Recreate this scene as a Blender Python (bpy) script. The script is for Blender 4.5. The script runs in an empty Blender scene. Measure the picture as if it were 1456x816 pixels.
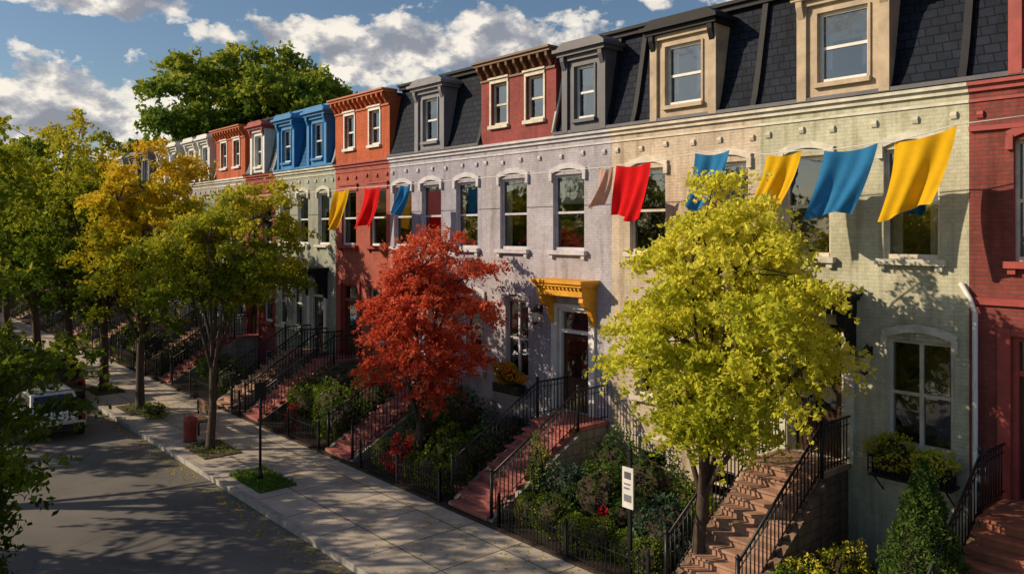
import bpy, math, random
import numpy as np
from mathutils import Vector
scene=bpy.context.scene
COL=scene.collection
rnd=random.Random(11)

# ---------------------------------------------------------------- materials
def newmat(name):
    m=bpy.data.materials.new(name); m.use_nodes=True
    nt=m.node_tree; nt.nodes.clear()
    out=nt.nodes.new('ShaderNodeOutputMaterial')
    return m,nt,out
def N(nt,t,**kw):
    n=nt.nodes.new(t)
    for k,v in kw.items(): setattr(n,k,v)
    return n
def mixcol(nt,blend,fac,a,b):
    n=nt.nodes.new('ShaderNodeMix'); n.data_type='RGBA'; n.blend_type=blend
    for idx,v in ((0,fac),(6,a),(7,b)):
        if hasattr(v,'is_linked'): nt.links.new(v,n.inputs[idx])
        else: n.inputs[idx].default_value=v if idx==0 else (*v,1) if len(v)==3 else v
    return n.outputs[2]
def ramp(nt,src,stops):
    r=nt.nodes.new('ShaderNodeValToRGB')
    els=r.color_ramp.elements
    while len(els)<len(stops): els.new(.5)
    for e,(p,c) in zip(els,stops):
        e.position=p; e.color=(*c,1) if len(c)==3 else c
    nt.links.new(src,r.inputs[0]); return r.outputs[0]
def noise(nt,vec,scale,detail=4,rough=.6):
    n=nt.nodes.new('ShaderNodeTexNoise'); n.inputs['Scale'].default_value=scale
    n.inputs['Detail'].default_value=detail; n.inputs['Roughness'].default_value=rough
    nt.links.new(vec,n.inputs['Vector']); return n.outputs['Fac']
def wallvec(nt):
    g=N(nt,'ShaderNodeNewGeometry'); s=N(nt,'ShaderNodeSeparateXYZ'); nt.links.new(g.outputs['Position'],s.inputs[0])
    a=N(nt,'ShaderNodeMath',operation='ADD'); nt.links.new(s.outputs[0],a.inputs[0]); nt.links.new(s.outputs[1],a.inputs[1])
    c=N(nt,'ShaderNodeCombineXYZ'); nt.links.new(a.outputs[0],c.inputs[0]); nt.links.new(s.outputs[2],c.inputs[1])
    return c.outputs[0],g.outputs['Position']
def prin(nt,out,col,rough=.7,bump=None,bs=.3,bd=.01,metal=0,spec=.4):
    p=N(nt,'ShaderNodeBsdfPrincipled')
    if hasattr(col,'is_linked'): nt.links.new(col,p.inputs['Base Color'])
    else: p.inputs['Base Color'].default_value=(*col,1)
    p.inputs['Roughness'].default_value=rough; p.inputs['Metallic'].default_value=metal
    p.inputs['Specular IOR Level'].default_value=spec
    if bump is not None:
        b=N(nt,'ShaderNodeBump'); b.inputs['Strength'].default_value=bs; b.inputs['Distance'].default_value=bd
        nt.links.new(bump,b.inputs['Height']); nt.links.new(b.outputs[0],p.inputs['Normal'])
    nt.links.new(p.outputs[0],out.inputs[0]); return p
def brick_mat(name,c1,c2,mortar,mix=.5,bw=.22,bh=.072,ms=.009,bs=.6,rough=.8,spec=.4,peel=None):
    m,nt,out=newmat(name); v,pos=wallvec(nt)
    b=N(nt,'ShaderNodeTexBrick'); nt.links.new(v,b.inputs['Vector'])
    b.inputs['Color1'].default_value=(*c1,1); b.inputs['Color2'].default_value=(*c2,1); b.inputs['Mortar'].default_value=(*mortar,1)
    b.inputs['Scale'].default_value=1; b.inputs['Brick Width'].default_value=bw; b.inputs['Row Height'].default_value=bh
    b.inputs['Mortar Size'].default_value=ms; b.inputs['Mortar Smooth'].default_value=.3
    n1=noise(nt,pos,.9,6,.65); n2=noise(nt,pos,9,4)
    st=N(nt,'ShaderNodeMapping'); st.inputs['Scale'].default_value=(3.5,3.5,.35); nt.links.new(pos,st.inputs[0])
    n3=noise(nt,st.outputs[0],1,5,.6)
    c=mixcol(nt,'MULTIPLY',1,b.outputs['Color'],ramp(nt,n1,[(.3,(.72,.70,.67)),(.62,(1.10,1.08,1.06))]))
    c=mixcol(nt,'MULTIPLY',.75,c,ramp(nt,n2,[(.3,(.78,.78,.78)),(.7,(1.12,1.12,1.12))]))
    c=mixcol(nt,'MULTIPLY',.85,c,ramp(nt,n3,[(.34,(.62,.59,.54)),(.5,(1,1,1))]))
    if peel:
        n4=noise(nt,pos,3.1,9,.72)
        c=mixcol(nt,'MIX',ramp(nt,n4,[(.64,(0,0,0)),(.71,(.7,.7,.7))]),c,peel)
    inv=N(nt,'ShaderNodeMath',operation='SUBTRACT'); inv.inputs[0].default_value=1; nt.links.new(b.outputs['Fac'],inv.inputs[1])
    ad=N(nt,'ShaderNodeMath',operation='MULTIPLY_ADD'); nt.links.new(n2,ad.inputs[0]); ad.inputs[1].default_value=.6; nt.links.new(inv.outputs[0],ad.inputs[2])
    prin(nt,out,c,rough,ad.outputs[0],bs,.012,spec=spec)
    return m
def plain(name,c,rough=.6,var=.25,scale=3,metal=0,bs=.15,spec=.4):
    m,nt,out=newmat(name); g=N(nt,'ShaderNodeNewGeometry')
    n1=noise(nt,g.outputs['Position'],scale,6,.65); n2=noise(nt,g.outputs['Position'],scale*9,3)
    lo=tuple(x*(1-var) for x in c); hi=tuple(min(1,x*(1+var*.6)) for x in c)
    col=ramp(nt,n1,[(.3,lo),(.68,hi)])
    prin(nt,out,col,rough,n2,bs,.01,metal,spec); return m

M={}
PB=dict(bs=.42)
M['sage']=brick_mat('sage_painted_brick',(.54,.54,.41),(.51,.515,.39),(.46,.465,.35),peel=(.40,.37,.29),**PB)
M['beige']=brick_mat('beige_painted_brick',(.59,.50,.39),(.56,.47,.37),(.50,.43,.34),peel=(.40,.31,.24),**PB)
M['lilac']=brick_mat('lilac_painted_brick',(.455,.44,.50),(.425,.41,.47),(.385,.37,.43),peel=(.34,.32,.34),**PB)
M['lilac2']=brick_mat('blue_grey_painted_brick',(.39,.39,.48),(.36,.36,.45),(.325,.325,.40),peel=(.30,.29,.32),**PB)
M['redpaint']=brick_mat('dark_red_brick',(.27,.055,.045),(.20,.045,.04),(.15,.06,.05))
M['salmon']=brick_mat('salmon_red_brick',(.46,.10,.07),(.40,.09,.06),(.30,.10,.07))
M['orange']=brick_mat('orange_brick',(.58,.12,.035),(.50,.10,.03),(.36,.09,.04))
M['topred']=brick_mat('crimson_brick',(.34,.055,.05),(.27,.045,.045),(.22,.08,.07))
M['greygreen']=brick_mat('grey_green_brick',(.38,.41,.35),(.34,.37,.32),(.28,.31,.27))
M['greybrick']=brick_mat('grey_brick',(.38,.38,.38),(.33,.33,.34),(.28,.28,.28))
M['brown']=brick_mat('brown_stone_block',(.25,.17,.12),(.20,.14,.10),(.12,.09,.07),bw=.42,bh=.2,ms=.014)
M['stone']=brick_mat('grey_stone_block',(.36,.33,.30),(.30,.28,.26),(.19,.18,.17),bw=.5,bh=.24,ms=.016)
SL=dict(bw=.26,bh=.17,ms=.012,bs=.6,rough=.75,spec=.15)
M['slate']=brick_mat('black_slate',(.018,.026,.046),(.011,.017,.032),(.004,.005,.008),**SL)
M['bslate']=brick_mat('blue_slate',(.02,.13,.32),(.018,.11,.28),(.01,.05,.12),**SL)
M['gslate']=brick_mat('grey_slate',(.22,.23,.25),(.18,.19,.21),(.09,.09,.1),**SL)
M['oslate']=brick_mat('rust_slate',(.42,.13,.05),(.36,.11,.045),(.16,.05,.03),**SL)
M['cream']=plain('cream_trim_paint',(.62,.56,.45),.55,.3)
M['tan']=plain('tan_sandstone',(.47,.37,.26),.7,.35,2)
M['white']=plain('white_trim_paint',(.72,.71,.68),.5,.18)
M['lilactrim']=plain('lilac_trim',(.54,.52,.56),.55,.28)
M['sagetrim']=plain('sage_trim',(.60,.58,.48),.6,.32)
M['dgrey']=plain('dark_grey_metal_paint',(.10,.10,.12),.5,.25)
M['mgrey']=plain('mid_grey_paint',(.20,.20,.23),.55,.25)
M['bluep']=plain('blue_paint',(.035,.21,.48),.5,.22)
M['ochre']=plain('ochre_paint',(.70,.33,.02),.5,.22)
M['brownp']=plain('brown_paint',(.16,.08,.04),.5,.25)
M['black']=plain('black_iron',(.012,.012,.014),.42,.3,6)
M['blackp']=plain('black_paint',(.014,.015,.02),.6,.3,spec=.2)
M['redtrim']=plain('red_trim_paint',(.34,.06,.05),.55,.3)
M['orangetrim']=plain('orange_trim_paint',(.50,.14,.05),.55,.25)
M['door']=plain('dark_door_wood',(.06,.03,.02),.4,.4,2)
M['room']=plain('dark_room',(.035,.035,.04),.9,.3)
M['blind']=plain('window_blind',(.62,.60,.52),.8,.15)
M['curtain']=plain('curtain_cloth',(.65,.58,.46),.9,.25,4)
M['rose']=plain('rose_painted_steps',(.36,.12,.105),.7,.3,3,bs=.4)
M['brownstep']=plain('brownstone_steps',(.38,.22,.15),.75,.35,3,bs=.4)
M['roof']=plain('flat_roof_tar',(.05,.05,.055),.9,.3)
M['bark']=plain('tree_bark',(.085,.06,.045),.95,.45,8,bs=1)
M['mulch']=plain('mulch_soil',(.045,.03,.02),.95,.5,7,bs=1)
M['dirt']=plain('tree_pit_soil',(.10,.07,.045),.95,.5,7,bs=1)
M['grass']=plain('grass_turf',(.06,.12,.02),.95,.4,9,bs=1)
M['rubber']=plain('tyre_rubber',(.015,.015,.015),.8,.2)
M['alloy']=plain('wheel_alloy',(.4,.4,.42),.3,.1,metal=.9)
M['terracotta']=plain('terracotta',(.36,.13,.07),.8,.3)
M['wood']=plain('weathered_wood',(.16,.09,.05),.8,.35)
M['tail']=plain('tail_light_red',(.4,.005,.005),.15,.1)
M['lampglass']=plain('lantern_glass',(.7,.68,.6),.2,.1)

def carpaint(name,c):
    m,nt,out=newmat(name); p=prin(nt,out,c,.28,metal=.3); p.inputs['Coat Weight'].default_value=.8; p.inputs['Coat Roughness'].default_value=.05; return m
M['cblack']=carpaint('black_car_paint',(.02,.022,.03)); M['csilver']=carpaint('white_car_paint',(.62,.63,.65)); M['cgrey']=carpaint('grey_car_paint',(.14,.15,.17))
def glassmat(name,tint,base):
    m,nt,out=newmat(name)
    t=N(nt,'ShaderNodeBsdfTransparent'); t.inputs[0].default_value=(*tint,1)
    g=N(nt,'ShaderNodeBsdfGlossy'); g.inputs['Roughness'].default_value=.03; g.inputs[0].default_value=(.85,.9,.95,1)
    geo=N(nt,'ShaderNodeNewGeometry'); nz=noise(nt,geo.outputs['Position'],1.7,2)
    b=N(nt,'ShaderNodeBump'); b.inputs['Strength'].default_value=.12; b.inputs['Distance'].default_value=.05
    nt.links.new(nz,b.inputs['Height']); nt.links.new(b.outputs[0],g.inputs['Normal'])
    f=N(nt,'ShaderNodeFresnel'); f.inputs[0].default_value=1.5
    a=N(nt,'ShaderNodeMath',operation='ADD'); nt.links.new(f.outputs[0],a.inputs[0]); a.inputs[1].default_value=base
    x=N(nt,'ShaderNodeMixShader'); nt.links.new(a.outputs[0],x.inputs[0]); nt.links.new(t.outputs[0],x.inputs[1]); nt.links.new(g.outputs[0],x.inputs[2])
    nt.links.new(x.outputs[0],out.inputs[0]); return m
M['glass']=glassmat('window_glass',(.80,.84,.86),.14)
m,nt,out=newmat('car_glass'); prin(nt,out,(.01,.012,.015),.05,spec=.9); M['carglass']=m

def leafmat(name,stops,trans=.42):
    m,nt,out=newmat(name)
    a=N(nt,'ShaderNodeAttribute'); a.attribute_name='var'
    c=ramp(nt,a.outputs['Fac'],stops)
    d=N(nt,'ShaderNodeBsdfDiffuse'); t=N(nt,'ShaderNodeBsdfTranslucent')
    nt.links.new(c,d.inputs[0]); nt.links.new(c,t.inputs[0])
    x=N(nt,'ShaderNodeMixShader'); x.inputs[0].default_value=trans; nt.links.new(d.outputs[0],x.inputs[1]); nt.links.new(t.outputs[0],x.inputs[2])
    nt.links.new(x.outputs[0],out.inputs[0]); return m
L={}
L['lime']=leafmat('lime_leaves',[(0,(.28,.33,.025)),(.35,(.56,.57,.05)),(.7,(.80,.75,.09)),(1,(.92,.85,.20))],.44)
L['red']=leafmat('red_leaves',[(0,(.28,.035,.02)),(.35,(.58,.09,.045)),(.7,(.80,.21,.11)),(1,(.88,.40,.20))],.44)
L['yg']=leafmat('yellow_green_leaves',[(0,(.055,.10,.012)),(.35,(.20,.26,.025)),(.7,(.46,.46,.04)),(1,(.68,.54,.05))])
L['yellow']=leafmat('yellow_leaves',[(0,(.10,.14,.015)),(.3,(.36,.35,.025)),(.65,(.70,.54,.035)),(1,(.82,.56,.05))])
L['green']=leafmat('green_leaves',[(0,(.035,.07,.012)),(.45,(.10,.15,.02)),(.8,(.24,.28,.03)),(1,(.44,.40,.04))])
L['bright']=leafmat('bright_green_leaves',[(0,(.05,.10,.02)),(.45,(.14,.22,.035)),(.8,(.32,.38,.05)),(1,(.5,.5,.07))])
L['dgreen']=leafmat('dark_green_leaves',[(0,(.025,.05,.014)),(.6,(.06,.11,.025)),(1,(.14,.19,.04))],.3)
L['pine']=leafmat('pine_needles',[(0,(.03,.06,.02)),(.5,(.08,.14,.03)),(1,(.20,.27,.05))],.3)
L['bluegreen']=leafmat('blue_green_leaves',[(0,(.03,.06,.04)),(.6,(.07,.12,.08)),(1,(.15,.2,.12))],.25)
L['box']=leafmat('boxwood_leaves',[(0,(.06,.10,.015)),(.6,(.15,.22,.03)),(1,(.30,.36,.06))],.3)
L['redfl']=leafmat('red_flowers',[(0,(.04,.09,.02)),(.42,(.05,.1,.02)),(.48,(.6,.02,.04)),(1,(.85,.06,.09))],.25)
L['yelfl']=leafmat('yellow_flowering_leaves',[(0,(.08,.13,.02)),(.4,(.3,.3,.03)),(.55,(.75,.38,.02)),(1,(.85,.30,.03))],.35)
L['grassb']=leafmat('grass_blades',[(0,(.06,.12,.02)),(1,(.2,.32,.04))],.3)

# ---------------------------------------------------------------- camera
cd=bpy.data.cameras.new('camera'); co=bpy.data.objects.new('camera',cd); COL.objects.link(co); scene.camera=co
co.location=(0,-15.2,6.6); co.rotation_euler=(math.radians(90),0,math.radians(48.95)); cd.lens=28.0; cd.sensor_width=36; cd.shift_y=-.0536; cd.clip_end=3000; cd.clip_start=.1
scene.view_settings.view_transform='Standard'; scene.view_settings.look='None'; scene.view_settings.exposure=0
# ---------------------------------------------------------------- light, sky
to_sun=Vector((-.58,-.67,.46)).normalized()
sl=bpy.data.lights.new('sun','SUN'); sl.energy=5.0; sl.angle=math.radians(.5); sl.color=(1,.81,.575)
so=bpy.data.objects.new('sun',sl); COL.objects.link(so); so.rotation_euler=(-to_sun).to_track_quat('-Z','Y').to_euler()
el=math.asin(to_sun.z); az=math.atan2(to_sun.x,to_sun.y)
w=bpy.data.worlds.new('World'); scene.world=w; w.use_nodes=True; nt=w.node_tree; nt.nodes.clear()
out=N(nt,'ShaderNodeOutputWorld'); bg=N(nt,'ShaderNodeBackground'); bg.inputs[1].default_value=.10; nt.links.new(bg.outputs[0],out.inputs[0])
sk=N(nt,'ShaderNodeTexSky'); sk.sky_type='NISHITA'; sk.sun_disc=False; sk.sun_elevation=el; sk.sun_rotation=az; sk.air_density=1.1; sk.dust_density=.8; sk.ozone_density=2
tc=N(nt,'ShaderNodeTexCoord'); dirv=tc.outputs['Generated']
th=math.radians(41.05); fw=Vector((-math.cos(th),math.sin(th),0)); rt=Vector((math.sin(th),math.cos(th),0))
def math1(op,a_,b_=None,c_=None):
    n=N(nt,'ShaderNodeMath',operation=op)
    for i,v in enumerate((a_,b_,c_)):
        if v is None: continue
        if hasattr(v,'is_linked'): nt.links.new(v,n.inputs[i])
        else: n.inputs[i].default_value=v
    return n.outputs[0]
def az_el(azd,eld):
    a_=math.radians(azd); e_=math.radians(eld); h=fw*math.cos(a_)+rt*math.sin(a_); return Vector((h.x*math.cos(e_),h.y*math.cos(e_),math.sin(e_)))
blobs=[(-8,12.8,8,2.2),(1,13.2,7,2.2),(-15,13.2,5,1.5),(-29,7.6,7,3.0),(-33,6.2,8,2.2),(-27,14.6,5,.9),(-28,4.6,9,1.0),(12,18,8,2),(-60,12,14,4),(40,15,18,5),(-100,20,20,6),(120,18,25,7),(80,30,20,8)]
dens=None
for (azd,eld,hw,hh) in blobs:
    c_=az_el(azd,eld); v1=N(nt,'ShaderNodeVectorMath',operation='SUBTRACT'); nt.links.new(dirv,v1.inputs[0]); v1.inputs[1].default_value=c_
    v2=N(nt,'ShaderNodeVectorMath',operation='MULTIPLY'); nt.links.new(v1.outputs[0],v2.inputs[0]); q=57.3; v2.inputs[1].default_value=(q/hw,q/hw,q/hh)
    v3=N(nt,'ShaderNodeVectorMath',operation='LENGTH'); nt.links.new(v2.outputs[0],v3.inputs[0])
    d_=math1('SUBTRACT',1.0,v3.outputs['Value']); dens=d_ if dens is None else math1('MAXIMUM',dens,d_)
dens=math1('MAXIMUM',dens,-1.2)
def cn(loc):
    mp=N(nt,'ShaderNodeMapping'); mp.inputs['Scale'].default_value=(1,1,1.6); mp.inputs['Location'].default_value=loc; nt.links.new(dirv,mp.inputs[0])
    n_=N(nt,'ShaderNodeTexNoise'); n_.inputs['Scale'].default_value=15; n_.inputs['Detail'].default_value=8; n_.inputs['Roughness'].default_value=.58; nt.links.new(mp.outputs[0],n_.inputs[0]); return n_.outputs['Fac']
c0=cn((0,0,0)); c1_=cn((-.012,-.014,.032))
full=math1('MULTIPLY_ADD',math1('SUBTRACT',c0,.5),3.8,dens)
fac=ramp(nt,math1('MULTIPLY_ADD',full,.5,.5),[(.44,(0,0,0)),(.55,(.75,.75,.75)),(.70,(1,1,1))])
lit=math1('SUBTRACT',c0,c1_)
litc=ramp(nt,math1('ADD',math1('MULTIPLY_ADD',lit,3.6,.62),math1('MULTIPLY',full,-.30)),[(.15,(2.8,3.0,3.5)),(.48,(4.8,4.8,5.0)),(.8,(9.6,8.9,7.8))])
skc=mixcol(nt,'MULTIPLY',1,sk.outputs[0],(.74,.80,.86))
fin=mixcol(nt,'MIX',fac,skc,litc); nt.links.new(fin,bg.inputs[0])

# ---------------------------------------------------------------- geometry helpers
class A:
    def __init__(s,name,loc=(0,0,0)):
        s.loc=Vector(loc); s.e=bpy.data.objects.new(name,None); s.e.location=loc; s.e.empty_display_size=.3
        COL.objects.link(s.e); s.p={}
    def add(s,part,mat,vs,fs,smooth=False):
        k=(part,mat.name); 
        if k not in s.p: s.p[k]=([],[],mat,smooth)
        V,F,_,_=s.p[k]; o=len(V); lx,ly,lz=s.loc
        V.extend((v[0]-lx,v[1]-ly,v[2]-lz) for v in vs); F.extend(tuple(i+o for i in f) for f in fs)
    def box(s,part,mat,x0,x1,y0,y1,z0,z1):
        if x0>x1:x0,x1=x1,x0
        if y0>y1:y0,y1=y1,y0
        if z0>z1:z0,z1=z1,z0
        vs=[(x0,y0,z0),(x1,y0,z0),(x1,y1,z0),(x0,y1,z0),(x0,y0,z1),(x1,y0,z1),(x1,y1,z1),(x0,y1,z1)]
        s.add(part,mat,vs,[(0,3,2,1),(4,5,6,7),(0,1,5,4),(1,2,6,5),(2,3,7,6),(3,0,4,7)])
    def exz(s,part,mat,pts,y0,y1):
        n=len(pts); vs=[(x,y0,z) for x,z in pts]+[(x,y1,z) for x,z in pts]
        s.add(part,mat,vs,[tuple(range(n)),tuple(range(2*n-1,n-1,-1))]+[(i,i+n,(i+1)%n+n,(i+1)%n) for i in range(n)])
    def eyz(s,part,mat,pts,x0,x1):
        n=len(pts); vs=[(x0,y,z) for y,z in pts]+[(x1,y,z) for y,z in pts]
        s.add(part,mat,vs,[tuple(range(n)),tuple(range(2*n-1,n-1,-1))]+[(i,i+n,(i+1)%n+n,(i+1)%n) for i in range(n)])
    def tube(s,part,mat,pts,rad,n=8,smooth=True):
        V,F=tube(pts,rad,n); s.add(part,mat,V,F,smooth)
    def lathe(s,part,mat,c,prof,n=14):
        V=[];F=[]
        for r,z in prof:
            for i in range(n):
                a=2*math.pi*i/n; V.append((c[0]+r*math.cos(a),c[1]+r*math.sin(a),c[2]+z))
        for j in range(len(prof)-1):
            for i in range(n): F.append((j*n+i,j*n+(i+1)%n,(j+1)*n+(i+1)%n,(j+1)*n+i))
        F.append(tuple(range(n-1,-1,-1))); F.append(tuple(range((len(prof)-1)*n,len(prof)*n)))
        s.add(part,mat,V,F,True)
    def done(s,bevel=0):
        for (part,mn),(V,F,mat,sm) in s.p.items():
            me=bpy.data.meshes.new(part); me.from_pydata(V,[],F); me.materials.append(mat)
            if sm: me.polygons.foreach_set('use_smooth',[True]*len(me.polygons))
            me.update(); o=bpy.data.objects.new(part,me); COL.objects.link(o); o.parent=s.e
            if bevel:
                b=o.modifiers.new('bevel','BEVEL'); b.width=bevel; b.segments=2; b.limit_method='ANGLE'
        return s.e
def tube(pts,rad,n=8):
    pts=[Vector(p) for p in pts]
    if not hasattr(rad,'__len__'): rad=[rad]*len(pts)
    V=[];F=[]
    for i,p in enumerate(pts):
        d=(pts[min(i+1,len(pts)-1)]-pts[max(i-1,0)]).normalized()
        ref=Vector((0,0,1)) if abs(d.z)<.9 else Vector((1,0,0))
        a=d.cross(ref).normalized(); b=d.cross(a)
        for k in range(n):
            t=2*math.pi*k/n+math.pi/n; V.append(tuple(p+(a*math.cos(t)+b*math.sin(t))*rad[i]))
    for i in range(len(pts)-1):
        for k in range(n): F.append((i*n+k,i*n+(k+1)%n,(i+1)*n+(k+1)%n,(i+1)*n+k))
    F.append(tuple(range(n-1,-1,-1))); F.append(tuple(range((len(pts)-1)*n,len(pts)*n)))
    return V,F
def single(name,mat,V,F,smooth=False):
    me=bpy.data.meshes.new(name); me.from_pydata(V,[],F); me.materials.append(mat)
    if smooth: me.polygons.foreach_set('use_smooth',[True]*len(me.polygons))
    o=bpy.data.objects.new(name,me); COL.objects.link(o); return o

# ---------------------------------------------------------------- foliage
def leafmesh(name,P,var,size,mat,rg,up=.25,parent=None,loc=(0,0,0),aspect=.55):
    n=len(P); P=P-np.array(loc)
    nr=rg.normal(size=(n,3)); nr[:,2]+=up*1.5; nr/=np.linalg.norm(nr,axis=1)[:,None]
    t=rg.normal(size=(n,3)); t-=nr*(t*nr).sum(1)[:,None]; t/=np.linalg.norm(t,axis=1)[:,None]
    b=np.cross(nr,t); sz=(size*rg.uniform(.6,1.35,size=n))[:,None]
    V=np.empty((n,4,3),dtype=np.float32)
    V[:,0]=P-t*sz*.5; V[:,1]=P+b*sz*aspect*.5+t*sz*.05; V[:,2]=P+t*sz*.5-nr*sz*.12; V[:,3]=P-b*sz*aspect*.5+t*sz*.05
    me=bpy.data.meshes.new(name); me.vertices.add(4*n); me.vertices.foreach_set('co',V.ravel())
    me.loops.add(4*n); me.loops.foreach_set('vertex_index',np.arange(4*n,dtype=np.int32))
    me.polygons.add(n); me.polygons.foreach_set('loop_start',np.arange(0,4*n,4,dtype=np.int32))
    me.update(calc_edges=True)
    at=me.attributes.new('var','FLOAT','POINT'); at.data.foreach_set('value',np.repeat(np.clip(var,0,1),4).astype(np.float32))
    me.materials.append(mat); o=bpy.data.objects.new(name,me); COL.objects.link(o)
    if parent: o.parent=parent
    return o
def clumps(rg,c,R,n,inner=.3,lump=.22):
    d=rg.normal(size=(n,3)); d/=np.linalg.norm(d,axis=1)[:,None]
    ph=rg.uniform(0,6.28,size=(4,)); k=rg.normal(size=(4,3))*2.2
    l=1+lump*sum(np.cos(d@k[i]+ph[i]) for i in range(4))/1.6
    r=(inner+(1-inner)*rg.uniform(0,1,n)**.55)*l
    return np.array(c)+d*r[:,None]*np.array(R)
def spray_leaves(rg,C,cen,R,sprays,lps,sl,flat=.5,droop=.25,jit=.09):
    n=len(C)
    out=(C-np.array(cen))/np.array(R); out/=np.linalg.norm(out,axis=1)[:,None]+1e-6
    D=rg.normal(size=(n,sprays,3))*.8+out[:,None,:]*.6; D[:,:,2]*=flat
    D/=np.linalg.norm(D,axis=2)[:,:,None]
    ln=sl*rg.uniform(.45,1.35,size=(n,sprays,1))
    t=rg.uniform(0,1,size=(n,sprays,lps))**.8
    P=C[:,None,None,:]+D[:,:,None,:]*(t*ln)[...,None]
    P[...,2]-=droop*(t**2)*ln
    P+=rg.normal(size=P.shape)*jit*(1.15-.6*t[...,None])
    cv=rg.uniform(0,1,size=(n,1,1)); sv=rg.uniform(0,1,size=(n,sprays,1)); lv=rg.uniform(0,1,size=t.shape)
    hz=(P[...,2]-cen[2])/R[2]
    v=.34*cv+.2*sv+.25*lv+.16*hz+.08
    return P.reshape(-1,3),v.reshape(-1)
def tree(name,base,cen,R,th,tr,nc,sprays,lps,leaf,mat,seed,sl=.6,flat=.5,inner=.3,extra=None,droop=.25,jit=.09,lump=.22,thin=.012,warp=None):
    rg=np.random.default_rng(seed); rr=random.Random(seed)
    a=A(name,base); bx,by,bz=base
    C=clumps(rg,cen,R,nc,inner,lump)
    if warp: C=warp(C)
    top=Vector((cen[0]*.7+bx*.3,cen[1]*.7+by*.3,cen[2]+R[2]*.35)); b0=Vector(base)
    fork=Vector((bx+(cen[0]-bx)*.25,by+(cen[1]-by)*.25,bz+th))
    tp=[b0-Vector((0,0,.05)),b0+Vector((0,0,.12)),b0.lerp(fork,.5)+Vector((rr.uniform(-.06,.06),rr.uniform(-.06,.06),0)),fork,fork.lerp(top,.5)+Vector((rr.uniform(-.2,.2),rr.uniform(-.2,.2),0)),top]
    a.tube('trunk',M['bark'],tp,[tr*1.5,tr*1.1,tr*.9,tr*.8,tr*.45,tr*.15],10)
    limbs=[]
    nl=8
    for i in range(nl):
        an=2*math.pi*(i+rr.uniform(-.3,.3))/nl
        e=Vector((cen[0]+math.cos(an)*R[0]*.62,cen[1]+math.sin(an)*R[1]*.62,cen[2]+R[2]*rr.uniform(-.45,.6)))
        s=fork.lerp(top,rr.uniform(0,.35)) if i%2 else fork-Vector((0,0,rr.uniform(0,.15)*th))
        mid=s.lerp(e,.5)+Vector((0,0,.18*(e-s).length*rr.uniform(-.2,.7)))
        pts=[]
        for k in range(6):
            t=k/5; pts.append(s*(1-t)**2+mid*2*t*(1-t)+e*t*t)
        a.tube('limbs',M['bark'],pts,[tr*.5*(1-t/6) for t in range(6)],6); limbs+=pts[2:]
    limbs+=[tp[3],tp[4],tp[5]]
    for c in C[:min(nc,110)]:
        c=Vector(c); s=min(limbs,key=lambda p:(p-c).length+ (2 if p.z>c.z+.3 else 0))
        mid=s.lerp(c,.5)+Vector((rr.uniform(-.15,.15),rr.uniform(-.15,.15),.1))
        a.tube('branches',M['bark'],[s,mid,c],[tr*.18+.004,tr*.1+.004,thin],4)
    e=a.done()
    P,v=spray_leaves(rg,C,cen,R,sprays,lps,sl,flat,droop,jit)
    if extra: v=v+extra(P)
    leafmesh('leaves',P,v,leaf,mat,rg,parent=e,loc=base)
    return e
def bush(name,x,y,z,rx,ry,rz,mat,n=1500,leaf=.06,seed=0,ball=False,parent=None):
    rg=np.random.default_rng(seed+int(abs(x)*97)+int(abs(y)*31)); loc=(x,y,z)
    a=A(name,loc) if parent is None else None
    V=[];F=[];nu,nv=12,8
    for j in range(nv+1):
        for i in range(nu):
            th=math.pi*j/nv; ph=2*math.pi*i/nu; k=.68+.08*math.sin(3*ph+j)
            V.append((x+rx*k*math.sin(th)*math.cos(ph),y+ry*k*math.sin(th)*math.sin(ph),z+rz+rz*k*math.cos(th)))
    for j in range(nv):
        for i in range(nu): F.append((j*nu+i,(j+1)*nu+i,(j+1)*nu+(i+1)%nu,j*nu+(i+1)%nu))
    if a: a.add('foliage_core',M['mulch'],V,F); e=a.done()  # solid dark core added inside the leaf shell to block see-through gaps
    else:
        o=single('foliage_core',M['mulch'],[(p[0]-parent.location.x,p[1]-parent.location.y,p[2]-parent.location.z) for p in V],F); o.parent=parent; e=parent
    d=rg.normal(size=(n,3)); d/=np.linalg.norm(d,axis=1)[:,None]
    ph=rg.uniform(0,6.28,5); k=rg.normal(size=(5,3))*(3.5 if not ball else 2)
    l=1+(.05 if ball else .2)*sum(np.cos(d@k[i]+ph[i]) for i in range(5))/1.6
    r=(.72+.32*rg.uniform(0,1,n)**.6)*l
    P=np.array((x,y,z+rz))+d*r[:,None]*np.array((rx,ry,rz)); P[:,2]=np.maximum(P[:,2],z+.01)
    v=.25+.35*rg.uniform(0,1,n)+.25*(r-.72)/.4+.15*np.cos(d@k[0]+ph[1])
    loc2=tuple(e.location)
    leafmesh('leaves',P,v,leaf,mat,rg,parent=e,loc=loc2,up=.3)
    return e

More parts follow.
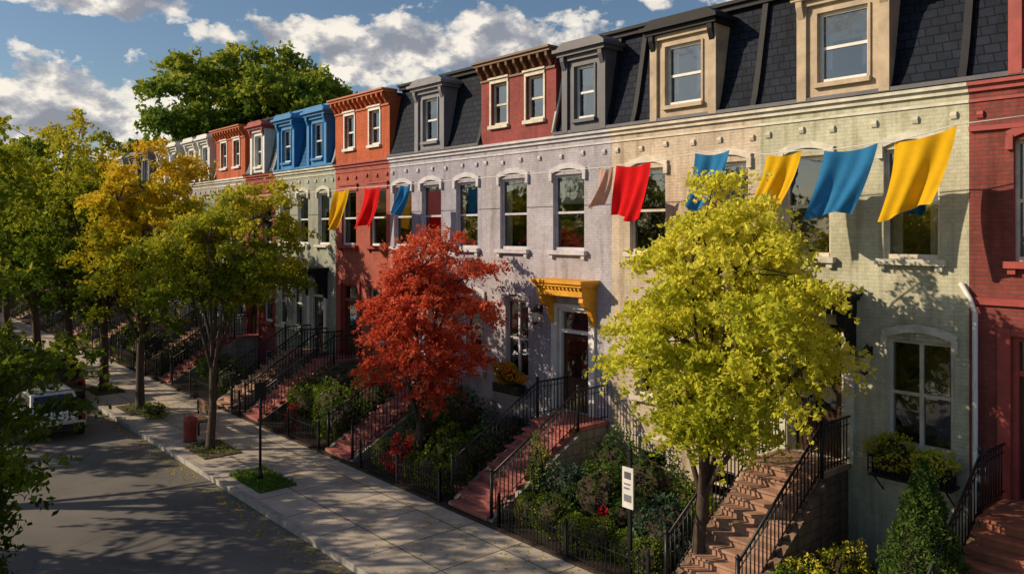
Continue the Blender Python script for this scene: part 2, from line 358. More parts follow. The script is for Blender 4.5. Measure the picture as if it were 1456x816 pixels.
# ---------------------------------------------------------------- ground, road, pavement
def sheet(name,mat,x0,x1,y0,y1,z):
    return single(name,mat,[(x0,y0,z),(x1,y0,z),(x1,y1,z),(x0,y1,z)],[(0,1,2,3)])
m,nt,out=newmat('asphalt'); g=N(nt,'ShaderNodeNewGeometry'); ps=g.outputs['Position']
n1=noise(nt,ps,.35,6,.6); n2=noise(nt,ps,60,3,.7)
vr=N(nt,'ShaderNodeTexVoronoi',feature='DISTANCE_TO_EDGE'); vr.inputs['Scale'].default_value=.16
nd=N(nt,'ShaderNodeTexNoise'); nd.inputs['Scale'].default_value=1.3; nd.inputs['Detail'].default_value=5; nt.links.new(ps,nd.inputs[0])
va=N(nt,'ShaderNodeVectorMath',operation='MULTIPLY_ADD'); nt.links.new(nd.outputs['Color'],va.inputs[0]); va.inputs[1].default_value=(1.6,1.6,0); nt.links.new(ps,va.inputs[2])
nt.links.new(va.outputs[0],vr.inputs['Vector'])
c=ramp(nt,n1,[(.3,(.105,.098,.096)),(.5,(.15,.14,.13)),(.7,(.20,.182,.165))])
c=mixcol(nt,'MULTIPLY',.8,c,ramp(nt,n2,[(.3,(.65,.65,.65)),(.7,(1.3,1.3,1.3))]))
c=mixcol(nt,'MULTIPLY',.45,c,ramp(nt,vr.outputs['Distance'],[(0,(.35,.35,.35)),(.006,(1,1,1))]))
prin(nt,out,c,.85,n2,.5,.01); M['asphalt']=m
m,nt,out=newmat('concrete_slabs'); g=N(nt,'ShaderNodeNewGeometry'); ps=g.outputs['Position']
b=N(nt,'ShaderNodeTexBrick'); nt.links.new(ps,b.inputs['Vector']); b.offset=0; b.inputs['Scale'].default_value=1
b.inputs['Brick Width'].default_value=1.55; b.inputs['Row Height'].default_value=1.55; b.inputs['Mortar Size'].default_value=.018
b.inputs['Color1'].default_value=(.56,.50,.43,1); b.inputs['Color2'].default_value=(.44,.40,.36,1); b.inputs['Mortar'].default_value=(.13,.12,.10,1)
n1=noise(nt,ps,1.1,6,.65); n2=noise(nt,ps,30,3)
c=mixcol(nt,'MULTIPLY',1,b.outputs['Color'],ramp(nt,n1,[(.3,(.68,.66,.64)),(.65,(1.1,1.08,1.05))]))
c=mixcol(nt,'MULTIPLY',.7,c,ramp(nt,n2,[(.3,(.76,.76,.76)),(.7,(1.1,1.1,1.1))]))
prin(nt,out,c,.85,n2,.3,.01); M['concrete']=m
M['kerb']=plain('granite_kerb',(.36,.33,.30),.8,.3,4)
M['field']=plain('ground_earth',(.06,.075,.03),.95,.4,.4)
sheet('ground',M['field'],-900,500,-600,700,-.03)
sheet('road',M['asphalt'],-300,60,-16.6,-7.35,0)
def slab(name,mat,x0,x1,y0,y1,z0,z1):
    a=A(name,((x0+x1)/2,(y0+y1)/2,z1)); a.box('surface',mat,x0,x1,y0,y1,z0,z1); return a.done()
slab('sidewalk',M['concrete'],-300,60,-7.17,-4.1,-.02,.12)
slab('sidewalk',M['concrete'],-300,60,-20,-16.8,-.02,.12)
k=A('kerb',(0,-7.26,.12)); x=-160.
while x<40: k.box('kerb_stones',M['kerb'],x+.006,x+1.8-.006,-7.35,-7.172,-.05,.135); x+=1.8
k.done(.01)
slab('kerb',M['kerb'],-300,60,-16.8,-16.62,-.05,.13)
slab('garden_bed',M['mulch'],-120,30,-4.095,0.05,-.02,.17)

# ---------------------------------------------------------------- houses
def wall(a,part,mat,x0,x1,z0,z1,y,ops,depth=.2,rmat=None):
    xs=sorted(set([x0,x1]+[v for o in ops for v in (o[0],o[1]) if x0<v<x1]))
    zs=sorted(set([z0,z1]+[v for o in ops for v in (o[2],o[3]) if z0<v<z1]))
    for i in range(len(xs)-1):
        for j in range(len(zs)-1):
            cx=(xs[i]+xs[i+1])/2; cz=(zs[j]+zs[j+1])/2
            if any(o[0]<cx<o[1] and o[2]<cz<o[3] for o in ops): continue
            a.add(part,mat,[(xs[i],y,zs[j]),(xs[i+1],y,zs[j]),(xs[i+1],y,zs[j+1]),(xs[i],y,zs[j+1])],[(0,1,2,3)])
    r=rmat or mat
    for o in ops:
        xa,xb,za,zb=o
        a.add(part,r,[(xa,y,za),(xa,y,zb),(xa,y+depth,zb),(xa,y+depth,za)],[(0,1,2,3)])
        a.add(part,r,[(xb,y,za),(xb,y,zb),(xb,y+depth,zb),(xb,y+depth,za)],[(3,2,1,0)])
        a.add(part,r,[(xa,y,za),(xb,y,za),(xb,y+depth,za),(xa,y+depth,za)],[(0,1,2,3)])
        a.add(part,r,[(xa,y,zb),(xb,y,zb),(xb,y+depth,zb),(xa,y+depth,zb)],[(3,2,1,0)])
def window(a,o,y,fm,mull=False,rr=rnd,blind=None):
    xa,xb,za,zb=o; f=.065; e=.002
    y0=y+.09; y1=y+.17
    a.box('window_frames',fm,xa+e,xa+f,y0,y1,za+e,zb-e); a.box('window_frames',fm,xb-f,xb-e,y0,y1,za+e,zb-e)
    a.box('window_frames',fm,xa+f,xb-f,y0,y1,zb-f,zb-e); a.box('window_frames',fm,xa+f,xb-f,y0-.02,y1,za+e,za+f+.02)
    zm=za+(zb-za)*.5
    a.box('window_frames',fm,xa+f,xb-f,y0+.02,y1-.01,zm-.03,zm+.03)
    if mull:
        xm=(xa+xb)/2; a.box('window_frames',fm,xm-.035,xm+.035,y0+.01,y1-.005,za+f,zm-.03); a.box('window_frames',fm,xm-.035,xm+.035,y0+.01,y1-.005,zm+.03,zb-f)
    s=.03
    for (p,q,yy) in ((za+f,zm-.03,.05),(zm+.03,zb-f,.035)):
        a.box('window_sashes',M['dgrey'],xa+f,xa+f+s,y0+yy,y1-.012,p,q); a.box('window_sashes',M['dgrey'],xb-f-s,xb-f,y0+yy,y1-.012,p,q)
    a.add('window_glass',M['glass'],[(xa+f,y+.15,za+f),(xb-f,y+.15,za+f),(xb-f,y+.15,zm-.02),(xa+f,y+.15,zm-.02)],[(0,1,2,3)])
    a.add('window_glass',M['glass'],[(xa+f,y+.135,zm),(xb-f,y+.135,zm),(xb-f,y+.135,zb-f),(xa+f,y+.135,zb-f)],[(0,1,2,3)])
    d=y+.9; yy=y+.201
    X0,X1,Z0,Z1=xa-.15,xb+.15,za-.1,zb+.1
    vs=[(X0,yy,Z0),(X1,yy,Z0),(X1,d,Z0),(X0,d,Z0),(X0,yy,Z1),(X1,yy,Z1),(X1,d,Z1),(X0,d,Z1)]
    a.add('room_interior',M['room'],vs,[(0,1,2,3),(7,6,5,4),(3,2,6,7),(0,3,7,4),(1,5,6,2)])
    t=blind if blind is not None else rr.choice([0,1,1,1,2,3])
    by=y+.19
    if t==1 or t==3:
        h=rr.uniform(.3,.6)*(zb-za); zt=zb-.03; z=zt
        while z>zt-h:
            a.add('window_blinds',M['blind'],[(xa+.05,by,z),(xb-.05,by,z),(xb-.05,by+.025,z-.042),(xa+.05,by+.025,z-.042)],[(3,2,1,0)]); z-=.045
    if t==2 or t==3:
        for sx,dr in ((xa,1),(xb,-1)):
            w=(xb-xa)*rr.uniform(.18,.3); n=8; V=[];
            for i in range(n+1):
                xx=sx+dr*w*i/n; yo=by+.05+.02*math.sin(i*2.2); V+= [(xx,yo,za+.02),(xx,yo,zb-.02)]
            a.add('window_curtains',M['curtain'],V,[(2*i,2*i+2,2*i+3,2*i+1) for i in range(n)])
def sill(a,o,y,mat,ext=.12,proj=.14,h=.11):
    xa,xb,za,zb=o
    a.box('sills',mat,xa-ext,xb+ext,y-proj,y+.085,za-h,za+.004)
    for xx in (xa-ext+.05,xb+ext-.17): a.box('sills',mat,xx,xx+.12,y-proj+.05,y-.001,za-h-.1,za-h-.001)
def brow(a,o,y,mat,rise=.14,t=.13,ext=.1,proj=.06,gap=.02):
    xa,xb,za,zb=o; n=10; w=(xb-xa)/2+ext; cx=(xa+xb)/2; up=[];lo=[]
    for i in range(n+1):
        q=-1+2*i/n; k=rise*(1-q*q)
        lo.append((cx+q*(w-.06),zb+gap+k)); up.append((cx+q*w,zb+gap+t+k*1.05))
    for i in range(n):
        a.exz('lintels',mat,[lo[i],lo[i+1],up[i+1],up[i]],y-proj,y-.001)
    for sx in (-1,1):
        x0=cx+sx*w; x1=cx+sx*(w-.11); a.box('lintels',mat,x0,x1,y-proj-.015,y-.001,zb-.16,zb+gap+.06)
def lintel(a,o,y,mat,h=.2,ext=.12,proj=.05):
    xa,xb,za,zb=o; a.box('lintels',mat,xa-ext,xb+ext,y-proj,y-.001,zb+.003,zb+h); a.box('lintels',mat,xa-ext-.04,xb+ext+.04,y-proj-.04,y-.001,zb+h+.001,zb+h+.06)
def railing(a,p0,p1,h=.92,sp=.12,newel=True,part='railing'):
    p0=Vector(p0);p1=Vector(p1); d=p1-p0; L_=Vector((d.x,d.y,0)).length; up=Vector((0,0,h)); bk=M['black']
    a.tube(part,bk,[p0+up,p1+up],.026,6); a.tube(part,bk,[p0+Vector((0,0,.12)),p1+Vector((0,0,.12))],.014,4,False); a.tube(part,bk,[p0+Vector((0,0,h-.14)),p1+Vector((0,0,h-.14))],.011,4,False)
    n=max(1,int(L_/sp))
    for i in range(n+1):
        q=p0.lerp(p1,i/n); r=.0095
        a.box(part,bk,q.x-r,q.x+r,q.y-r,q.y+r,q.z+.05,q.z+h-.01)
    if newel:
        for q in (p0,p1):
            a.box(part,bk,q.x-.028,q.x+.028,q.y-.028,q.y+.028,q.z-.08,q.z+h+.06); a.lathe(part,bk,(q.x,q.y,q.z+h+.05),[(.02,0),(.045,.03),(.045,.06),(.01,.1)],8)
def stairs(a,xc,w,thr,smat,wmat,yb=-4.0,land=1.15,x_l=None):
    n=max(4,round((thr-.12)/.168)); rise=(thr-.12)/n; run=(-land-yb)/n
    x0,x1=xc-w/2,xc+w/2
    for i in range(n):
        z=.12+rise*(i+1); ya=yb+run*i
        a.box('steps',smat,x0+.02,x1-.02,ya+.03,-land,max(.0,z-rise-.049),z-.05)
        a.box('treads',smat,x0-.03,x1+.03,ya-.01,ya+run+.04,z-.048,z)
    a.box('landing',smat,x0-.05,x1+.05,-land,-.01,thr-.1,thr+.002)
    a.box('landing_base',wmat,x0,x1,-land+.02,-.012,.0,thr-.102)
    for xs,sg in ((x0-.14,1),(x1,1)):
        pts=[(yb+.05,.0),(yb+.05,.12+rise*.6),(-land,thr-.14),(-land,.0)]
        a.eyz('side_walls',wmat,pts,xs+.0,xs+.14)
    for xs in (x0-.05,x1+.05):
        railing(a,(xs,yb+.1,.12+rise*1.0),(xs,-land,thr))
        railing(a,(xs,-land,thr),(xs,-.06,thr),newel=False)
def door(a,xc,thr,w,h,y,fm,dm,hood=None,hm=None,hz=None,hw=None):
    o=(xc-w/2,xc+w/2,thr,thr+h); xa,xb,za,zb=o
    a.box('door_frame',fm,xa+.002,xa+.09,y+.04,y+.2,za,zb); a.box('door_frame',fm,xb-.09,xb-.002,y+.04,y+.2,za,zb); a.box('door_frame',fm,xa+.09,xb-.09,y+.04,y+.2,zb-.09,zb-.002)
    zt=thr+2.08
    a.box('door_frame',fm,xa+.09,xb-.09,y+.06,y+.2,zt,zt+.09)
    a.add('transom_glass',M['glass'],[(xa+.09,y+.14,zt+.09),(xb-.09,y+.14,zt+.09),(xb-.09,y+.14,zb-.09),(xa+.09,y+.14,zb-.09)],[(0,1,2,3)])
    a.box('room_interior',M['room'],xa,xb,y+.3,y+.35,za,zb)
    a.box('door',dm,xa+.09,xb-.09,y+.14,y+.2,za,zt)
    cx=(xa+xb)/2
    for z0_,z1_ in ((za+.15,za+.75),):
        for s in (-1,1): a.box('door',dm,cx+s*.06,cx+s*(w/2-.17),y+.12,y+.139,z0_,z1_)
    a.add('door_glass',M['glass'],[(xa+.24,y+.136,za+.9),(xb-.24,y+.136,za+.9),(xb-.24,y+.136,zt-.18),(xa+.24,y+.136,zt-.18)],[(0,1,2,3)])
    a.lathe('door_knob',M['alloy'],(xb-.16,y+.11,za+1.0),[(.02,0),(.03,.02),(.02,.04)],8)
    a.box('door_surround',fm,xa-.2,xa-.002,y-.07,y-.001,za,zb+.12); a.box('door_surround',fm,xb+.002,xb+.2,y-.07,y-.001,za,zb+.12); a.box('door_surround',fm,xa-.002,xb+.002,y-.06,y-.001,zb+.002,zb+.12)
    if hood:
        hw=hw or w+.7; z=hz or zb+.5; x0,x1=xc-hw/2,xc+hw/2
        a.box('door_hood',hm,x0,x1,y-.72,y-.001,z-.09,z); a.box('door_hood',hm,x0+.05,x1-.05,y-.66,y-.001,z-.17,z-.091)
        a.box('door_hood',hm,x0+.11,x1-.11,y-.56,y-.001,z-.42,z-.171); xx=x0+.14
        while xx<x1-.2: a.box('door_hood',hm,xx,xx+.07,y-.62,y-.561,z-.24,z-.172); xx+=.14
        for bx in (x0+.12,x1-.27):
            a.eyz('hood_brackets',hm,[(y-.5,z-.421),(y-.52,z-.56),(y-.42,z-.68),(y-.24,z-.78),(y-.14,z-.98),(y-.12,z-1.18),(y-.001,z-1.25),(y-.001,z-.421)],bx,bx+.15)
def lantern(a,x,z,y=0):
    b=M['black']; a.box('wall_lantern',b,x-.05,x+.05,y-.03,y-.001,z-.1,z+.12); a.tube('wall_lantern',b,[(x,y-.03,z+.05),(x,y-.14,z+.16),(x,y-.24,z+.1)],.015,6)
    a.lathe('wall_lantern',b,(x,y-.24,z-.36),[(.01,-.06),(.08,0),(.09,.03)],8); a.lathe('lantern_glass',M['lampglass'],(x,y-.24,z-.33),[(.08,0),(.115,.28)],6); a.lathe('wall_lantern',b,(x,y-.24,z-.05),[(.15,0),(.12,.06),(.04,.13),(.01,.19)],8)
PROF=[(-.03,9.28),(.07,9.55),(.18,10.0),(.34,10.8),(.50,11.6)]
def mansard(a,xa,xb,mat,endcol=None):
    n=len(PROF)
    V=[(xa,y,z) for y,z in PROF]+[(xb,y,z) for y,z in PROF]
    a.add('mansard_roof',mat,V,[(i,i+n,i+n+1,i+1) for i in range(n-1)])
    for xx in (xa+.003,xb-.003):
        a.add('mansard_roof',mat,[(xx,y,z) for y,z in PROF]+[(xx,1.2,11.6),(xx,1.2,9.28)],[tuple(range(n+2))])
    tm=M['blackp'] if mat is not M['bslate'] else M['bluep']
    a.box('roof_crest',tm,xa,xb,.36,.9,11.603,11.72); a.box('roof_crest',tm,xa,xb,.28,.9,11.721,11.80)
    a.box('flat_roof',M['roof'],xa+.01,xb-.01,.9,10,11.5,11.7)
    a.box('gutter',M['dgrey'] if mat is M['slate'] else tm,xa,xb,-.16,.0,9.222,9.30)
def coping(a,x,mat,w=.14):
    n=len(PROF); pts=[(y-.1,z) for y,z in PROF]; pts=pts+[(.7,11.9),(1.3,11.9),(1.3,9.3)]
    a.eyz('party_wall_coping',mat,pts,x-w/2,x+w/2)
def dormer(a,xc,mat,w=1.15,cap=None,wf=None,z0=9.3,z1=11.25,face=-.1,style=0):
    W=w+.5; xa,xb=xc-W/2,xc+W/2; o=(xc-w/2+.14,xc+w/2-.14,z0+.26,z1-.28)
    wall(a,'dormers',mat,xa,xb,z0-.07,z1,face,[o],.18)
    for xx,f in ((xa,(0,3,2,1)),(xb,(0,1,2,3))):
        a.add('dormers',mat,[(xx,face,z0-.07),(xx,1.2,z0-.07),(xx,1.2,z1),(xx,face,z1)],[f])
    window(a,o,face,wf or M['white'],rr=rnd)
    a.box('dormer_trim',mat,xa-.03,xa+.17,face-.07,face-.001,z0-.06,z1-.12); a.box('dormer_trim',mat,xb-.17,xb+.03,face-.07,face-.001,z0-.06,z1-.12)
    a.box('dormer_trim',mat,o[0]-.06,o[1]+.06,face-.1,face-.001,o[2]-.09,o[2]+.002)
    a.box('dormer_trim',mat,o[0]-.05,o[0]-.0,face-.035,face-.001,o[2]+.003,o[3]); a.box('dormer_trim',mat,o[1]+.0,o[1]+.05,face-.035,face-.001,o[2]+.003,o[3])
    c=cap or mat
    a.box('dormer_trim',mat,xa-.02,xb+.02,face-.09,face-.001,z1-.119,z1-.002)
    a.box('dormer_cap',c,xa-.1,xb+.1,face-.2,1.2,z1,z1+.1); a.box('dormer_cap',c,xa-.18,xb+.18,face-.3,1.2,z1+.101,z1+.19)
    if style==0:
        a.exz('dormer_cap',c,[(xa-.14,z1+.191),(xb+.14,z1+.191),(xb-.1,z1+.36),(xa+.1,z1+.36)],face-.22,1.2)
    for bx in (xa+.0,xb-.14):
        a.eyz('dormer_brackets',c,[(face-.18,z1-.002),(face-.17,z1-.12),(face-.1,z1-.3),(face-.071,z1-.36),(face-.071,z1-.002)],bx,bx+.13)
def cornice(a,xa,xb,z,mat,y=0,big=False):
    a.box('cornice',mat,xa,xb,y-.06,y-.001,z-.0,z+.10); a.box('cornice',mat,xa,xb,y-.13,y-.001,z+.101,z+.17)
    if big:
        a.box('cornice',mat,xa-.03,xb+.03,y-.30,y+.3,z+.171,z+.25); a.box('cornice',mat,xa-.06,xb+.06,y-.36,y+.3,z+.251,z+.31)
        a.box('cornice',mat,xa,xb,y-.05,y-.001,z-.26,z-.20)
        n=max(2,int((xb-xa)/.34))
        for i in range(n+1):
            bx=xa+.06+(xb-xa-.24)*i/n
            a.eyz('cornice_brackets',mat,[(y-.28,z+.17),(y-.26,z+.05),(y-.15,z-.06),(y-.08,z-.18),(y-.001,z-.2),(y-.001,z+.17)],bx,bx+.09)
def house(s0,s1,wm,trim,fm,w2,w1,dr,thr,roofs,hood=None,stair=None,w2w=.95,w1w=1.0,z2=(6.1,8.15),z1=(2.6,4.6),style='brow',knobs=True,bwin=True,name='brick_house'):
    xa,xb=-s1+.002,-s0-.002
    a=A(name,((xa+xb)/2,0,0)); ops=[];wo=[]
    for s in w2: o=(-s-w2w/2,-s+w2w/2,z2[0],z2[1]); ops.append(o); wo.append((o,False,2))
    for s in w1: o=(-s-w1w/2,-s+w1w/2,z1[0],z1[1]); ops.append(o); wo.append((o,w1w>.95,1))
    if dr is not None: ops.append((-dr-.6,-dr+.6,thr,thr+2.75))
    if bwin:
        for s in w1: o=(-s-.4,-s+.4,.55,1.3); ops.append(o); wo.append((o,False,0))
    wall(a,'walls',wm,xa,xb,.0,9.2,0,ops,.2,trim)
    a.box('walls',wm,xa,xa+.2,.62,10,0,11.4); a.box('walls',wm,xb-.2,xb,.62,10,0,11.4); a.box('walls',wm,xa+.2,xb-.2,9.8,10,0,11.4)
    for sx in (xa,xb):
        a.add('walls',wm,[(sx,0,0),(sx,.62,0),(sx,.62,9.2),(sx,0,9.2)],[(0,1,2,3)])
    for i,(o,mu,lv) in enumerate(wo):
        window(a,o,0,fm,mu)
        if lv: sill(a,o,0,trim); (brow if style=='brow' else lintel)(a,o,0,trim)
    if dr is None: a.box('water_table',trim,xa,xb,-.05,-.001,1.62,1.72)
    a.box('frieze',trim,xa,xb,-.03,-.001,8.86,8.91)
    cornice(a,xa,xb,9.04,trim)
    if knobs:
        n=int((xb-xa)/.75)
        for i in range(n+1):
            x=xa+.15+(xb-xa-.4)*i/n+rnd.uniform(-.05,.05); zz=rnd.uniform(-.03,.03)
            a.eyz('corbels',trim,[(-.05,8.71+zz),(-.055,8.66+zz),(-.035,8.60+zz),(-.001,8.58+zz),(-.001,8.73+zz)],x,x+.10)
    if dr is not None:
        if hood: door(a,-dr,thr,1.2,2.75,0,hood[1],M['door'],True,hood[0],hood[2])
        else: door(a,-dr,thr,1.2,2.75,0,trim,M['door'])
        if stair: stairs(a,-stair[0],stair[1],thr,stair[2],stair[3])
    for r in roofs:
        k=r[0]; ra,rb=-r[2]+.001,-r[1]-.001
        if k=='m':
            mansard(a,ra,rb,r[3])
            for dd in r[4]: dormer(a,-dd,r[5],r[6] if len(r)>6 else 1.1,r[7] if len(r)>7 else None)
            coping(a,-r[1]-.08,M['blackp'] if r[3] is M['slate'] else M['mgrey'],.13)
        else:
            ww=.72; o2=[(-s-ww/2,-s+ww/2,9.75,11.0) for s in r[4]]; f=r[6] if len(r)>6 else M['cream']
            wall(a,'upper_walls',r[3],ra,rb,9.221,11.5,-.02,o2,.2)
            for sx,ff in ((ra,(0,3,2,1)),(rb,(0,1,2,3))): a.add('upper_walls',r[3],[(sx,-.02,9.221),(sx,1.5,9.221),(sx,1.5,11.5),(sx,-.02,11.5)],[ff])
            for o in o2:
                window(a,o,-.02,f); lintel(a,o,-.02,f,.12,.06,.04); a.box('sills',f,o[0]-.08,o[1]+.08,-.12,.05,o[2]-.1,o[2]+.003)
                a.box('window_trim',f,o[0]-.07,o[0]-.002,-.05,-.021,o[2]+.004,o[3]); a.box('window_trim',f,o[1]+.002,o[1]+.07,-.05,-.021,o[2]+.004,o[3])
            cornice(a,ra,rb,11.35,r[5],-.02,True); a.box('flat_roof',M['roof'],ra,rb,.3,10,11.45,11.55)
    return a

S=M
a=house(-2.6,5.26,S['redpaint'],S['redtrim'],S['cream'],[4.05,1.9,-.4],[1.6],4.0,2.1,[('m',-2.6,5.26,S['slate'],[3.75,.9],S['redtrim'],1.15,S['topred'])],stair=(4.0,1.3,S['terracotta'],S['brown']),w2w=1.05,style='brow')
a.box('string_course',S['redtrim'],-5.25,2.6,-.07,-.001,5.35,5.47); a.box('string_course',S['redtrim'],-5.25,2.6,-.07,-.001,8.35,8.43)
a.tube('downspout',S['white'],[(-5.38,-.05,5.7),(-5.2,-.14,5.45),(-5.12,-.14,5.2),(-5.12,-.14,.4),(-5.12,-.3,.25)],.045,8)
a.done()
a=house(5.26,9.4,S['sage'],S['sagetrim'],S['cream'],[6.25,8.3],[6.1],8.1,2.1,[('m',5.26,9.4,S['slate'],[7.5],S['tan'],1.3,S['tan'])],hood=(S['blackp'],S['sagetrim'],5.45),stair=(8.1,1.35,S['brownstep'],S['brown']),w2w=1.0,w1w=1.15)
lantern(a,-7.0,4.3)
for xx in (-6.75,-5.5): a.tube('flower_box_brackets',S['black'],[(xx,-.01,1.75),(xx,-.3,2.0),(xx,-.42,2.12)],.018,5)
railing(a,(-6.85,-.42,2.1),(-5.4,-.42,2.1),.36,.08,False,'flower_box'); a.box('flower_box',S['black'],-6.85,-5.4,-.43,-.02,2.08,2.12); a.box('flower_box_soil',S['mulch'],-6.8,-5.45,-.38,-.06,2.13,2.34)
a.done()
a=house(9.4,13.6,S['beige'],S['cream'],S['cream'],[10.2,12.45],[10.4,12.3],None,2.1,[('m',9.4,12.75,S['slate'],[11.3],S['tan'],1.3,S['blackp']),('m',12.75,13.6,S['slate'],[],S['tan'])],w1w=1.0,w2w=1.1); a.done()
a=house(13.6,18.85,S['lilac'],S['lilactrim'],S['lilactrim'],[15.15,17.4],[17.25],14.95,1.8,[('m',13.6,15.6,S['slate'],[14.45],S['dgrey'],1.0,S['dgrey']),('b',15.6,18.85,S['topred'],[16.45,18.0],S['brownp'])],hood=(S['ochre'],S['white'],5.35),stair=(14.4,1.35,S['rose'],S['stone']),z1=(2.4,4.65),w2w=1.18)
lantern(a,-16.2,4.45)
a.box('flower_box',S['black'],-17.8,-16.7,-.45,-.16,2.0,2.26)
a.tube('downspout',S['white'],[(-15.62,-.12,9.3),(-15.62,.1,10.2),(-15.62,.4,11.6)],.05,6)
a.done()
a=house(18.85,24.0,S['lilac2'],S['lilactrim'],S['lilactrim'],[19.6,21.5,23.2],[19.2,23.0],21.0,1.8,[('m',18.85,24.0,S['slate'],[21.4],S['mgrey'],1.1,S['mgrey'])],hood=(S['blackp'],S['white'],5.3),stair=(20.5,1.3,S['rose'],S['stone']),z1=(2.4,4.65),w1w=.9,w2w=1.1); a.done()
a=house(24.0,27.9,S['salmon'],S['redtrim'],S['white'],[24.8,26.9],[24.9],26.8,1.9,[('b',24.0,27.9,S['orange'],[25.0,26.8],S['orangetrim'],S['white'])],stair=(26.6,1.2,S['rose'],S['brown']),style='lintel',w2w=1.1); a.done()
a=house(27.9,33.3,S['greygreen'],S['sagetrim'],S['white'],[28.9,30.7,32.4],[31.2,32.6],29.4,1.9,[('m',27.9,33.3,S['bslate'],[29.2,32.0],S['bluep'],1.1,S['bluep'])],hood=(S['blackp'],S['white'],5.2),stair=(29.2,1.3,S['brownstep'],S['stone']),w1w=.8); a.done()
a=house(33.3,36.6,S['topred'],S['redtrim'],S['white'],[34.2,35.8],[34.1],35.7,1.9,[('m',33.3,36.6,S['gslate'],[34.9],S['white'],1.0,S['redtrim'])],stair=(35.7,1.2,S['rose'],S['stone']),w1w=.9,style='lintel'); a.done()
a=house(36.6,40.2,S['greybrick'],S['white'],S['white'],[37.5,39.3],[37.4],39.2,1.9,[('b',36.6,40.2,S['orange'],[37.6,39.2],S['orangetrim'],S['white'])],stair=(39.2,1.2,S['brownstep'],S['stone']),w1w=.9,style='lintel'); a.done()
s=40.2; pal=[('greybrick','gslate','white'),('beige','gslate','white'),('sage','slate','mgrey'),('salmon','oslate','cream'),('lilac','slate','dgrey'),('topred','slate','cream'),('greygreen','bslate','bluep'),('beige','slate','tan')]
i=0
while s<105:
    w=4.6+(i%3)*.4; c=pal[i%len(pal)]
    a=house(s,s+w,S[c[0]],S['cream'],S['white'],[s+1.1,s+w-1.1],[s+1.1],s+w-1.2,1.9,[('m',s,s+w,S[c[1]],[s+w*.28,s+w*.72],S[c[2]],.95)],stair=(s+w-1.2,1.2,S['brownstep'],S['stone']),w1w=.9,style='lintel',bwin=False); a.done()
    s+=w; i+=1

# ---------------------------------------------------------------- fences
def fence(x0,y0,x1,y1,h=.75,name='iron_fence'):
    a=A(name,((x0+x1)/2,(y0+y1)/2,.12)); p0=Vector((x0,y0,.14)); p1=Vector((x1,y1,.14)); d=(p1-p0); n=int(d.length/.11); bk=M['black']
    for z in (.1,h-.12): a.tube('rails',bk,[p0+Vector((0,0,z)),p1+Vector((0,0,z))],.014,4,False)
    for i in range(n+1):
        q=p0.lerp(p1,i/n); r=.009
        a.box('pickets',bk,q.x-r,q.x+r,q.y-r,q.y+r,q.z-.02,q.z+h); a.add('picket_points',bk,[(q.x-.022,q.y,q.z+h),(q.x,q.y-.022,q.z+h),(q.x+.022,q.y,q.z+h),(q.x,q.y+.022,q.z+h),(q.x,q.y,q.z+h+.08)],[(0,1,4),(1,2,4),(2,3,4),(3,0,4)])
    m_=max(1,round(d.length/1.8))
    for i in range(m_+1):
        q=p0.lerp(p1,i/m_); a.box('posts',bk,q.x-.03,q.x+.03,q.y-.03,q.y+.03,q.z-.02,q.z+h+.08); a.lathe('posts',bk,(q.x,q.y,q.z+h+.08),[(.02,0),(.04,.03),(.03,.06),(.005,.09)],8)
    a.done()
fence(-13.3,-4.0,-9.15,-4.0,.62); fence(-13.3,-4.0,-13.3,-1.6,.62); fence(-19.2,-4.0,-15.5,-4.0,.65); fence(-15.5,-4.0,-15.5,-2.2,.65); fence(-25.7,-4.0,-21.6,-4.0,.75); fence(-7.1,-4.0,-4.9,-4.0,.75)
fence(-28.2,-4.0,-27.5,-4.0); fence(-34.6,-4.0,-30.3,-4.0); fence(-38.2,-4.0,-36.7,-4.0); fence(-46,-4.0,-40,-4.0)

# ---------------------------------------------------------------- trees
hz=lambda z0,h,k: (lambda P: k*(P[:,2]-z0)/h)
def limewarp(C):
    d=np.maximum(0,4.6-C[:,2]); u=np.maximum(0,C[:,2]-5.7); cx=-8.2
    C=C.copy(); k=(1-.15*d)*(1-.22*np.minimum(u,2))
    C[:,0]=cx+(C[:,0]-cx)*k-.06*d; C[:,1]=-3.2+(C[:,1]+3.2)*(1-.10*d); return C
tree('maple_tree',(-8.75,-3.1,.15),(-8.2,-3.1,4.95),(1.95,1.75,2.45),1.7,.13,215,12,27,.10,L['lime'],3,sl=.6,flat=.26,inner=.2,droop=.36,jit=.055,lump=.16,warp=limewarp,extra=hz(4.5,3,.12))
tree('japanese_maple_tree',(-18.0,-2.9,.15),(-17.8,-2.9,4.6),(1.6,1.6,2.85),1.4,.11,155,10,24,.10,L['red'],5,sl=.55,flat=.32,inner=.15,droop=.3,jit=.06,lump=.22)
tree('linden_tree',(-23.8,-6.4,.12),(-24.0,-6.0,5.9),(2.0,2.2,2.3),2.4,.12,120,9,24,.14,L['yg'],8,sl=.7,flat=.4,inner=.2,extra=hz(5.2,3,.24),lump=.28)
tree('honey_locust_tree',(-31.0,-6.3,.12),(-31.0,-6.2,6.4),(2.2,2.2,3.3),2.6,.15,130,9,24,.16,L['yellow'],9,sl=.7,flat=.5,extra=hz(6.9,3,.3),lump=.25)
tree('oak_tree',(-35.5,-6.4,.12),(-35.6,-6.4,6.8),(2.5,2.5,3.3),2.8,.17,115,9,22,.18,L['yg'],12,sl=.8,extra=hz(8.3,3,.22))
tree('oak_tree',(-41.5,-6.4,.12),(-41.5,-6.6,7.2),(3.2,3.0,4.1),2.8,.2,130,9,22,.2,L['yg'],13,sl=.9,extra=hz(9.5,4,.22))
tree('oak_tree',(-48.5,-6.4,.12),(-48.5,-7.2,7.6),(3.6,3.8,5.0),2.8,.2,130,9,20,.24,L['bright'],14,sl=1,extra=hz(7,4,.22))
